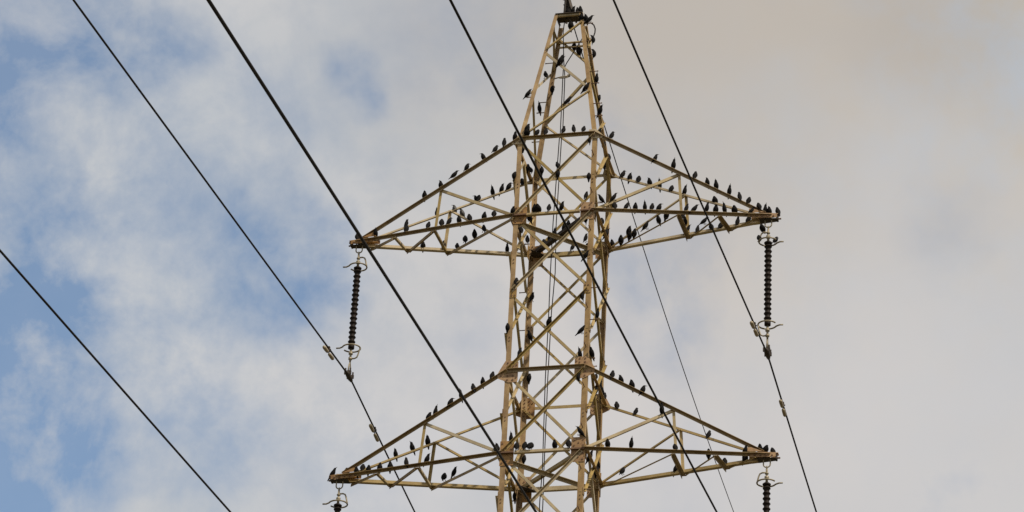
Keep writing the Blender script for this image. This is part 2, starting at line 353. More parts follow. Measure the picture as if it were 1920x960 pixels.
mb = MB(); mb.tube([[0.349, -0.15, 36.011], [0.421, -0.15, 36.016], [0.48, -0.15, 35.961], [0.509, -0.15, 35.873], [0.507, -0.15, 35.788], [0.484, -0.15, 35.705], [0.435, -0.15, 35.613], [0.377, -0.15, 35.533]], .013); TP('jumper_cable', mb, M_WIRE)
# coil and clamp halfway down the peak
mb = MB(); cp = V3((-.06, -.16, 34.82))
mb.tube([cp+V3((.09*math.cos(t), .03*math.sin(t), .035*math.sin(t))) for t in np.linspace(0, 2*math.pi, 20)[:-1]], .011, closed=True)
mb.tube([cp+V3((-.2, 0, -.02)), cp+V3((-.05, -.02, 0)), cp+V3((.12, 0, .03))], .012)
mb.box(cp+V3((.1, 0, .03)), (1, 0, 0), (0, 1, 0), (0, 0, 1), .05, .04, .04)
TP('cable_clamp', mb, M_HARD)

# crossarms
def crossarm(s, zt_, zb_, L, camber):
    F, B = ('FL', 'BL') if s < 0 else ('FR', 'BR')
    T = V3((s*L, 0, zb_+camber)); at = lambda m, t: m[0]+(m[1]-m[0])*t
    ex = lambda k, z, o: node(k, z)+V3((0, SG[k][1]*o, 0))
    fs = (ex(F, zt_, .03), T+V3((-s*.12, -.055, .07))); bs = (ex(B, zt_, .03), T+V3((-s*.12, .055, .07)))
    fc = (ex(F, zb_, .03), T+V3((0, -.05, .01))); bc = (ex(B, zb_, .03), T+V3((0, .05, .01)))
    mb = MB()
    mb.angle(*fc, -UPZ, (0, -1, 0), .048, .068, .007, 1); mb.angle(*bc, UPZ, (0, -1, 0), .095, .080, .007)
    mb.angle(*fs, -UPZ, (0, -1, 0), .052, .056, .006, 1); mb.angle(*bs, UPZ, (0, -1, 0), .052, .045, .006)
    arm = TP('crossarm', mb, [M_BRACE, M_CHORD])  # near rails are browner: their shaded undersides are part of the colour
    def web(p0, p1, side, out, w=.05, off=0, name='web_brace', m=M_BRACE):
        q = MB(); out = V3(out); q.angle(V3(p0)+out*off, V3(p1)+out*off, side, out, w, w*.8, .005)
        for e, e2 in ((p0, p1), (p1, p0)): q.bolt(V3(e)+unit(V3(e2)-V3(e))*.03+out*(off-.001), -out, .011, .012)
        q.build(name, [m, M_BOLT], arm)
    for st, ch, sy, zz in ((fs, fc, -1, F), (bs, bc, 1, B)):
        o = (0, -sy, 0)
        web(at(st, .5), at(ch, .5), (1, 0, 0), o, .052, .010)
        web(at(st, .5), ch[0]+V3((s*.06, 0, .03)), UPZ, o, .052, .018)
    A, C_ = (fc, bc) if s < 0 else (bc, fc)
    for p0, p1, w, m_ in ((p, q_, .034 if (s > 0 and x == 0) else w_+(.012 if s > 0 else 0), x if s < 0 else 1-x) for p, q_, w_, x in ((at(A, .02), at(C_, .47), .060, 0), (at(C_, .49), at(A, .50), .05, 1), (at(A, .52), at(C_, .70), .060, 0), (at(C_, .72), at(A, .75), .05, 1), (at(A, .77), at(C_, .91), .060, 0))):
        dz = -.052 if m_ == 0 else -.060
        d = unit(p1-p0); ext = .05
        web(p0-d*ext+UPZ*dz, p1+d*ext+UPZ*dz, np.cross(d, UPZ), (0, 0, -1) if m_ == 0 else (0, 0, 1), w+(.010 if m_ == 0 else 0), 0, m=M_CHORD if m_ == 0 else M_BRACE)  # the darker braces carry underside shade in their colour
    # tip: flat plate above, cheek plates at the sides, hanger bolts below
    q = MB()
    q.plate([T+V3((s*.14, -.05, .06)), T+V3((s*.14, .05, .06)), T+V3((-s*.12, .10, .06)), T+V3((-s*.38, .125, .06)), T+V3((-s*.38, .05, .06)), T+V3((-s*.16, .02, .06)), T+V3((-s*.16, -.02, .06)), T+V3((-s*.38, -.05, .06)), T+V3((-s*.38, -.125, .06)), T+V3((-s*.12, -.10, .06))], UPZ, .010)
    for sy in (-1, 1):
        q.plate([T+V3((s*.10, sy*.075, .055)), T+V3((s*.10, sy*.075, -.025)), T+V3((-s*.34, sy*.125, -.035)), T+V3((-s*.40, sy*.13, .035)), T+V3((-s*.30, sy*.12, .055))], (0, sy, 0), .008)
        q.plate([T+V3((-s*.12, sy*.118, .072)), T+V3((-s*.40, sy*.145, .072)), T+V3((-s*.40, sy*.145, .15)), T+V3((-s*.32, sy*.138, .15))], (0, sy, 0), .007)
        for x in (.04, -.06, -.16, -.26, -.36): q.bolt(T+V3((s*x, sy*(.092-x*.115), .0)), (0, sy, 0), .014, .02)
    q.plate([T+V3((s*.08, -.06, -.03)), T+V3((s*.08, .06, -.03)), T+V3((-s*.22, .09, -.04)), T+V3((-s*.22, -.09, -.04))], -UPZ, .010, 2)  # bottom plate coloured near-black to paint in the shade beneath the tip
    q.box(T+V3((s*.10, 0, .0)), (1, 0, 0), (0, 1, 0), (0, 0, 1), .03, .13, .09, 2)
    q.bolt(T+V3((s*.115, .03, .0)), (s, 0, 0), .016, .05); q.bolt(T+V3((s*.115, -.03, .03)), (s, 0, 0), .016, .03)
    q.build('tip_plate', [M_PLATE, M_BOLT, M_DARK], arm)
    q = MB(); hx = T[0]-s*.06
    for o in (-.06, .06):
        q.tube([(hx+o, -.03, T[2]+.10), (hx+o, -.03, T[2]-.10)]+[(hx+o*math.cos(t), -.03, T[2]-.14-.06*math.sin(t)) for t in np.linspace(0, math.pi/2, 7)], .012)
    q.build('hanger_bolt', M_HARD, arm)
    return arm, T
arms = {'UL': crossarm(-1, Z3, Z2, AL1, .06), 'UR': crossarm(1, Z3, Z2, AL1, 0.0), 'LL': crossarm(-1, Z1, Z0, AL2, .03), 'LR': crossarm(1, Z1, Z0, AL2, 0.0)}
arms['BL'] = crossarm(-1, ZL1, ZL0, AL2, .06); arms['BR'] = crossarm(1, ZL1, ZL0, AL2, 0.0)

# ------------------------------------------------------------------ insulators
ins_meshes = None
def insulator(s, T, label, swing=0.0):
    global ins_meshes
    x = T[0]-s*.06
    root = empty('suspension_insulator', (x, -.03, T[2]-.20), label, 'insulator', 'insulators hanging from the arm tips')
    root.rotation_euler = (0, swing, 0 if s > 0 else math.pi)
    if ins_meshes:
        for me in ins_meshes:
            c = bpy.data.objects.new(me.name, me); COL.objects.link(c); c.parent = root
        return root
    parts = []
    q = MB()            # local +x is outward
    q.tube([(.0, .0, .02), (.0, .02, -.01), (0, 0, -.05), (0, -.02, -.01), (0, 0, .02)], .012)
    q.lathe([(0, -.03), (.018, -.03), (.018, -.10), (.034, -.11), (.034, -.13), (.018, -.14), (.018, -.17), (.04, -.18), (.04, -.225), (.022, -.235), (.026, -.34), (0, -.34)], seg=12)
    parts.append(q.build('upper_link', M_HARD, root))
    q = MB(); prof = [(0, -.30), (.045, -.30), (.075, -.325), (.072, -.345), (.043, -.375)]
    z = -.405
    for i in range(16):
        prof += [(.046, z+.044), (.051, z+.028), (.062, z+.012), (.070, z+.002), (.070, z-.006), (.060, z-.018), (.050, z-.034)]; z -= .0985
    prof += [(.043, z+.03), (.058, z+.02), (.058, z-.04), (.03, z-.05), (0, z-.05)]
    zend = z-.05
    q.lathe(prof, seg=16); parts.append(q.build('ribbed_rod', M_INS, root))
    def horn(zr, zl, name):
        q = MB()
        q.tube([(.275, .03, zr+.0), (.21, .028, zr), (.165, .055, zr)]+[(-.005+.165*math.cos(t), .155*math.sin(t), zr) for t in np.linspace(.5, 2*math.pi-.42, 26)], .0145)
        q.tube([(0, 0, zl), (-.08, 0, zl), (-.12, 0, zl+(zr-zl)*.10), (-.14, 0, zl+(zr-zl)*.35), (-.165, 0, zr+(zl-zr)*.15), (-.17, 0, zr)], .0145)
        return q.build(name, M_HARD, root)
    parts.append(horn(-.30, -.10, 'arcing_horn')); 
    zb_ = zend
    parts.append(horn(zb_+.02, zb_-.20, 'arcing_horn'))
    q = MB()
    q.lathe([(0, zb_+.02), (.024, zb_+.02), (.02, zb_-.07), (.04, zb_-.075), (.04, zb_-.11), (.02, zb_-.12), (.02, zb_-.17), (.036, zb_-.18), (.036, zb_-.22), (.018, zb_-.23), (.016, zb_-.30), (0, zb_-.30)], seg=12)
    q.tube([(.0, .07, zb_-.50), (.0, .055, zb_-.36), (0, 0, zb_-.27), (0, -.055, zb_-.36), (0, -.07, zb_-.50)], .013)
    parts.append(q.build('lower_link', M_HARD, root))
    q = MB(); zc_ = -2.78+.20
    q.tube([(0, t, zc_-.01-.25*t*t) for t in np.linspace(-.2, .2, 9)], [.02, .034, .044, .05, .052, .05, .044, .034, .02])
    for t in (-.09, .09): q.box((0, t, zc_+.02), (1, 0, 0), (0, 1, 0), (0, 0, 1), .13, .03, .07); q.bolt((.045, t, zc_+.05), (0, 0, 1), .016, .06, 0); q.bolt((-.045, t, zc_+.05), (0, 0, 1), .016, .06, 0)
    parts.append(q.build('cable_clamp', M_DARK, root))
    ins_meshes = [p.data for p in parts]
    return root
insulator(-1, arms['UL'][1], 'long dark ribbed insulator hanging from the tip of the upper left crossarm')
insulator(1, arms['UR'][1], 'long dark ribbed insulator hanging from the tip of the upper right crossarm')
insulator(-1, arms['LL'][1], 'ribbed insulator below the lower left crossarm tip, only its ring in the picture')
insulator(1, arms['LR'][1], 'ribbed insulator below the lower right crossarm tip, cut off by the picture edge')
insulator(1, arms['BR'][1], 'ribbed insulator under the lowest right crossarm, below the picture')

# ------------------------------------------------------------------ wires
GW = 'power cables strung past the tower'
def wpt(att, s, m_, k, q, t): return (att[0]+q*t, s*t, att[1]+m_*t+k*t*t)
def wire(name, label, cat, att, near, far, r, group=GW, dn=46.0, df=260.0):
    pts = []
    if near:
        k_ = [t for t in np.concatenate([np.linspace(dn, 3, 30), np.linspace(2.5, .3, 6)])]
        pts += [wpt(att, -1, *near, t) for t in k_]
        nm, nk, nq = near; te = dn    # beyond: run on level behind the viewer
        p1 = V3(pts[0]); p2 = V3(pts[1]); d = (p1-p2)/np.linalg.norm(p1-p2)
        ext = [p1+d*t+V3((0, 0, .0008*t*t)) for t in (100, 75, 50, 30, 15, 6)]
        pts = [tuple(e) for e in ext]+pts
    pts.append((att[0], 0, att[1]-.006))
    if far: pts += [wpt(att, 1, *far, t) for t in np.concatenate([np.linspace(.3, 3, 6), np.linspace(4.5, df, 60)])]
    mb = MB(); mb.tube(pts, r, 8)
    o = mb.build(name, M_WIRE); tag(o, label, cat, group); return o
UL_A = (-3.837, 21.282+ZO); UR_A = (3.837, 21.209+ZO); LL_A = (-3.846, 16.412+ZO); LR_A = (3.846, 16.412+ZO); BR_A = (3.846, 11.582+ZO)
UL_N = (-.10775, .0001, -.00778); UL_F = (-.07109, .00079, .00117); UR_N = (-.09083, .00062, -.02476); UR_F = (-.01953, .00079, .00259)
wire('power_cable', 'dark power cable clamped under the upper left insulator, running to the top left corner', 'cable', UL_A, UL_N, UL_F, .0165)
wire('power_cable', 'dark power cable clamped under the upper right insulator', 'cable', UR_A, UR_N, UR_F, .0165)
wire('power_cable', 'dark power cable alone across the bottom left corner of the sky', 'cable', LL_A, (-.09538, .00011, -.00825), (-.07, .0008, 0), .0165)
wire('power_cable', 'dark power cable crossing in front of the tower just below its peak', 'cable', LR_A, (-.11183, .00059, -.01599), (-.05, .0008, 0), .0165)
wire('power_cable', 'thickest nearest dark cable, crossing in front of the upper left crossarm tip', 'cable', BR_A, (-.17423, -.00021, .04812), (-.05, .0008, 0), .0128)
wire('earth_wire', 'thin dark earth wire running down from the peak behind both right crossarms', 'cable', (-.10, 29.2+ZO-.10), None, (.12221, .00103, -.06286), .0115, df=90.0)
# cables dropping down inside the tower
for pts, lab in (([[-0.11, 0.02, 36.54], [-0.151, 0.02, 35.978], [-0.116, 0.02, 35.365], [-0.078, 0.02, 34.939], [-0.069, 0.02, 33.687], [-0.087, 0.02, 33.558], [-0.113, 0.02, 31.752], [-0.089, 0.02, 30.685], [-0.124, 0.02, 29.853], [-0.135, 0.02, 28.487], [-0.127, 0.02, 26.699], [-0.118, 0.02, 26.052], [-0.118, 0.02, 25.598]], 'thin dark cable hanging straight down the inside of the tower from its peak'), ([[0.241, -0.03, 35.76], [0.087, -0.03, 35.471], [-0.048, -0.03, 35.217], [-0.104, -0.03, 35.065], [-0.105, -0.03, 34.825], [-0.103, -0.03, 33.658], [-0.117, -0.03, 33.53], [-0.161, -0.03, 31.726], [-0.167, -0.03, 30.663], [-0.162, -0.03, 29.828], [-0.168, -0.03, 28.463], [-0.144, -0.03, 26.675], [-0.164, -0.03, 26.031], [-0.163, -0.03, 25.577]], 'thin dark cable dropping inside the tower from the clamp on the peak brace')):
    pts = [tuple(p) for p in pts]
    x0, y0, z0 = pts[-1]; pts += [(x0-.01, y0, z0-3), (x0, y0, z0-8), (x0+.02, y0, z0-14), (x0, y0, .3)]
    mb = MB(); mb.tube(pts, .0095, 6); o = mb.build('hanging_cable', M_WIRE); tag(o, lab, 'cable', 'cables hanging inside the tower')

# vibration dampers
def damper(att, s, prm, t, label):
    p = V3(wpt(att, s, *prm, t)); p2 = V3(wpt(att, s, *prm, t+.3)); d = unit(p2-p)*s
    rx = math.atan2(d[2], d[1])
    root = empty('vibration_damper', tuple(p), label, 'damper', 'dumbbell dampers on the upper cables'); root.rotation_euler = (rx, 0, math.atan2(-d[0], d[1]) if abs(d[0]) < .5 else 0)
    q = MB(); q.box((0, 0, -.02), (1, 0, 0), (0, 1, 0), (0, 0, 1), .05, .05, .10); q.bolt((.025, 0, -.03), (1, 0, 0), .013, .02, 0); q.build('clamp', M_DARK, root)
    q = MB(); q.tube([(0, -.24, -.09), (0, -.1, -.085), (0, 0, -.075), (0, .1, -.085), (0, .24, -.09)], .007); q.build('carrier_wire', M_WIRE, root)
    for sy in (-1, 1):
        q = MB(); R = .034
        q.tube([(0, sy*y, -.090) for y in (.045, .05, .06, .08, .18, .26, .285, .295)], [.006, .020, .028, .031, R, R, .029, .006], 12); q.build('weight', M_WEIGHT, root)
damper(UL_A, -1, UL_N, 1.36, 'pale dumbbell damper on the upper left cable, above the insulator clamp')
damper(UL_A, 1, UL_F, 1.86, 'pale dumbbell damper on the upper left cable, below the insulator clamp')
damper(UR_A, -1, UR_N, 1.34, 'pale dumbbell damper beside the lower end of the upper right insulator')
damper(UR_A, 1, UR_F, 1.85, 'pale dumbbell damper on the upper right cable, beneath its clamp')

# ------------------------------------------------------------------ birds
def bird_mesh(name, spine, mat_, legs_to=None, seg=10):
    # spine: (x forward, z up, half-width, half-depth) from tail tip to beak tip, one continuous skin
    mb = MB(); P = [V3((a, 0, b)) for a, b, *_ in spine]; rings = []
    for i, (a, b, wx, dz) in enumerate(spine):
        d = unit(P[min(i+1, len(P)-1)]-P[max(i-1, 0)]); up = np.cross(d, (0, 1., 0))
        rings.append([P[i]+V3((0, wx*math.cos(2*math.pi*k/seg), 0))+up*dz*math.sin(2*math.pi*k/seg) for k in range(seg)])
    nb = len(rings)-3
    mb.loft(rings[:nb+1], 0, True); mb.loft(rings[nb:], 1, True)
    if legs_to is not None:
        bx, bz = legs_to
        for s in (-1, 1):
            mb.tube([(bx, s*.014, bz), (bx-.008, s*.015, bz*.45), (0, s*.016, .004)], [.006, .0035, .0035], 5, 1)
            for a in (-.35, 0, .35): mb.tube([(0, s*.016, .004), (.022*math.cos(a), s*.016+.022*math.sin(a), -.003)], [.003, .002], 4, 1)
            mb.tube([(0, s*.016, .004), (-.016, s*.016, -.002)], [.003, .002], 4, 1)
    o = mb.build(name, [mat_, M_BEAK]); me = o.data; bpy.data.objects.remove(o); return me
UPR = [(-.070, -.040, .006, .003), (-.058, -.015, .012, .005), (-.044, .010, .016, .009), (-.026, .030, .028, .023), (-.010, .055, .036, .033), (.004, .082, .038, .036), (.014, .108, .034, .032), (.020, .130, .025, .025), (.025, .147, .020, .021), (.032, .160, .019, .019), (.042, .167, .013, .012), (.049, .169, .007, .006), (.062, .172, .0045, .004), (.078, .176, .001, .001)]
ALERT = [(-.060, -.045, .006, .003), (-.050, -.018, .012, .005), (-.038, .010, .016, .009), (-.022, .032, .027, .022), (-.009, .060, .034, .031), (.000, .090, .035, .032), (.006, .118, .030, .028), (.009, .142, .022, .022), (.012, .160, .018, .019), (.018, .174, .018, .018), (.027, .184, .012, .011), (.032, .190, .006, .006), (.040, .203, .004, .004), (.047, .217, .001, .001)]
HUN = [(-.078, -.022, .006, .003), (-.064, -.004, .012, .006), (-.048, .014, .018, .011), (-.028, .032, .032, .028), (-.010, .052, .041, .038), (.006, .074, .042, .040), (.018, .096, .037, .036), (.026, .113, .029, .029), (.033, .125, .023, .023), (.042, .134, .020, .019), (.053, .137, .013, .012), (.060, .136, .007, .006), (.073, .132, .0045, .004), (.090, .126, .001, .001)]
FLU = [(-.080, -.012, .007, .003), (-.066, .002, .014, .007), (-.048, .018, .024, .016), (-.028, .036, .042, .037), (-.008, .056, .050, .047), (.008, .076, .050, .048), (.020, .096, .043, .042), (.027, .110, .034, .034), (.034, .121, .027, .026), (.043, .128, .021, .020), (.054, .130, .013, .012), (.060, .128, .007, .006), (.072, .122, .0045, .004), (.086, .115, .001, .001)]
LEAN = [(-.120, .002, .006, .003), (-.098, .014, .013, .005), (-.074, .028, .017, .010), (-.048, .042, .030, .024), (-.020, .058, .037, .033), (.006, .074, .038, .035), (.028, .092, .033, .031), (.043, .107, .024, .024), (.054, .119, .020, .020), (.066, .128, .018, .018), (.078, .132, .012, .012), (.085, .133, .007, .006), (.098, .134, .0045, .004), (.114, .134, .001, .001)]
CLI = [(-.010, -.120, .006, .003), (-.012, -.094, .013, .005), (-.016, -.066, .017, .010), (-.026, -.040, .030, .024), (-.030, -.014, .037, .032), (-.030, .014, .038, .033), (-.024, .042, .032, .030), (-.016, .062, .024, .024), (-.010, .078, .020, .020), (-.002, .090, .018, .018), (.008, .098, .012, .012), (.015, .101, .007, .006), (.026, .108, .0045, .004), (.038, .116, .001, .001)]
KINDS = {'u': [bird_mesh('upright_bird', UPR, M_BIRD, (.0, .052)), bird_mesh('alert_bird', ALERT, M_BIRD, (-.004, .055))],
         'h': [bird_mesh('hunched_bird', HUN, M_BIRD, (-.004, .05))], 'f': [bird_mesh('puffed_bird', FLU, M_BIRD, (-.004, .05))],
         'l': [bird_mesh('leaning_bird', LEAN, M_BIRD, (-.012, .058))], 'c': [bird_mesh('clinging_bird', CLI, M_BIRD)],
         's': [bird_mesh('speckled_bird', HUN, M_BIRD2, (-.004, .05))]}
POSE = {'u': 'upright', 'h': 'hunched', 'f': 'puffed', 'l': 'leaning', 'c': 'clinging'}
mem = {}
def armm(a, s, zt_, zb_, L, camb):
    F, B = ('FL', 'BL') if s < 0 else ('FR', 'BR'); T = V3((s*L, 0, zb_+camb)); at = lambda m, t: m[0]+(m[1]-m[0])*t
    e = lambda k, z: node(k, z)+V3((0, SG[k][1]*.03, 0))
    fs = (e(F, zt_), T+V3((-s*.0, -.05, 0))); bs = (e(B, zt_), T+V3((0, .05, 0))); fc = (e(F, zb_), T+V3((0, -.05, 0))); bc = (e(B, zb_), T+V3((0, .05, 0)))
    mem[a+'.fs'] = fs; mem[a+'.bs'] = bs; mem[a+'.fc'] = fc; mem[a+'.bc'] = bc
    mem[a+'.fd'] = (at(fs, .5), node(F, zb_)); mem[a+'.bd'] = (at(bs, .5), node(B, zb_))
    A, C_ = (fc, bc) if s < 0 else (bc, fc)
    mem[a+'.p0'] = (at(A, .02), at(C_, .47)); mem[a+'.p1'] = (at(C_, .49), at(A, .5)); mem[a+'.p2'] = (at(A, .52), at(C_, .70))
    mem[a+'.tip'] = (T+V3((-s*.3, 0, .05)), T+V3((s*.12, 0, .05)))
armm('UL', -1, Z3, Z2, AL1, .06); armm('UR', 1, Z3, Z2, AL1, 0); armm('LL', -1, Z1, Z0, AL2, .03); armm('LR', 1, Z1, Z0, AL2, 0)
for n_, z in (('z3', Z3), ('z2', Z2), ('z1', Z1), ('z0', Z0)):
    for f_, a, b in (('f', 'FL', 'FR'), ('b', 'BL', 'BR'), ('l', 'FL', 'BL'), ('r', 'FR', 'BR')):
        o = FN[f_]*(.025 if f_ in 'fb' else .06); mem[n_+f_] = (node(a, z)+o, node(b, z)+o)
    mem[n_+'p'] = (node('FR', z), node('BL', z)); mem[n_+'q'] = (node('FL', z), node('BR', z))
for f_, ks in (('f', 'FR FL FR FL'), ('b', 'BL BR BL BR'), ('l', 'FL BL FL BL')):
    ks = ks.split()
    for i in range(3): mem['pk%s%d' % (f_, i)] = (node(ks[i], pk[i])+FN[f_]*.02, node(ks[i+1], pk[i+1])+FN[f_]*.02)
for n_, a, b in (('z3', Z3, Z2), ('a', Z2, ZM), ('b', ZM, Z1), ('c', Z1, Z0)):
    for f_, l, r in (('f', 'FL', 'FR'), ('b', 'BL', 'BR')):
        mem['x%s%s1' % (n_, f_)] = (node(r, a)+FN[f_]*.02, node(l, b)+FN[f_]*.02); mem['x%s%s2' % (n_, f_)] = (node(l, a)+FN[f_]*.02, node(r, b)+FN[f_]*.02)
mem['top'] = (V3((-.2, -.16, ZT-.018)), V3((.2, -.16, ZT-.018)))
UN = arms['UR'][1]+V3((-.06, -.03, -.20))
mem['insUR.link'] = (UN+V3((-.10, 0, -.083)), UN+V3((-.10, 0, -.083))); mem['insUR.ring'] = (UN+V3((-.168, 0, -.284)), UN+V3((.12, .10, -.284)))
ARM = {'UL': 'upper left arm', 'UR': 'upper right arm', 'LL': 'lower left arm', 'LR': 'lower right arm'}
MEMB = {'fs': ('near sloping rail of ', 'tip'), 'bs': ('far sloping rail of ', 'tip'), 'fc': ('near bottom rail of ', 'tip'), 'bc': ('far bottom rail of ', 'tip'), 'fd': ('near inner diagonal of ', 'leg'), 'bd': ('far inner diagonal of ', 'leg'), 'p0': ('inner underside brace of ', 'rail'), 'p1': ('short steep underside brace of ', 'rail'), 'p2': ('outer underside brace of ', 'rail'), 'tip': ('tip plate of ', 'tip end')}
OTHER = {'z3f': 'near beam between the upper arm roots', 'z3l': 'left side beam under the peak', 'z3r': 'right side beam under the peak', 'z2f': 'near beam level with upper arm rails', 'z2b': 'far beam level with the upper arm rails', 'z2l': 'left side beam at the upper arms', 'z2r': 'right side beam at the upper arms', 'z2p': 'dark flat brace inside the upper arm level', 'z2q': 'light flat brace inside the upper arm level', 'z1r': 'right side beam at lower arm roots', 'z0f': 'near beam level with the lower arm rails', 'z0r': 'right side beam at the lower arm rails', 'top': 'flat cap of the peak', 'pkf0': 'top near brace of the peak', 'pkf1': 'middle near brace of the peak', 'pkf2': 'lowest near brace of the peak', 'pkb0': 'top far brace of the peak', 'pkl1': 'left side brace of the peak', 'xz3f1': 'near diagonal above the upper arm rails', 'xz3b1': 'far diagonal above the upper arm rails', 'xaf1': 'near diagonal below the upper arm rails', 'xbf1': 'near diagonal above the lower arm roots', 'xcf1': 'near diagonal under lower arm roots', 'leg.FL': 'near left leg', 'leg.FR': 'near right leg', 'leg.BL': 'far left leg', 'leg.BR': 'far right leg', 'insUR.link': 'top link of upper right insulator', 'insUR.ring': 'top ring of the upper right insulator'}
ORD = ['', 'first', 'second', 'third', 'fourth', 'fifth', 'sixth', 'seventh', 'eighth', 'ninth', 'tenth', 'eleventh', 'twelfth', 'thirteenth', 'fourteenth', 'fifteenth']
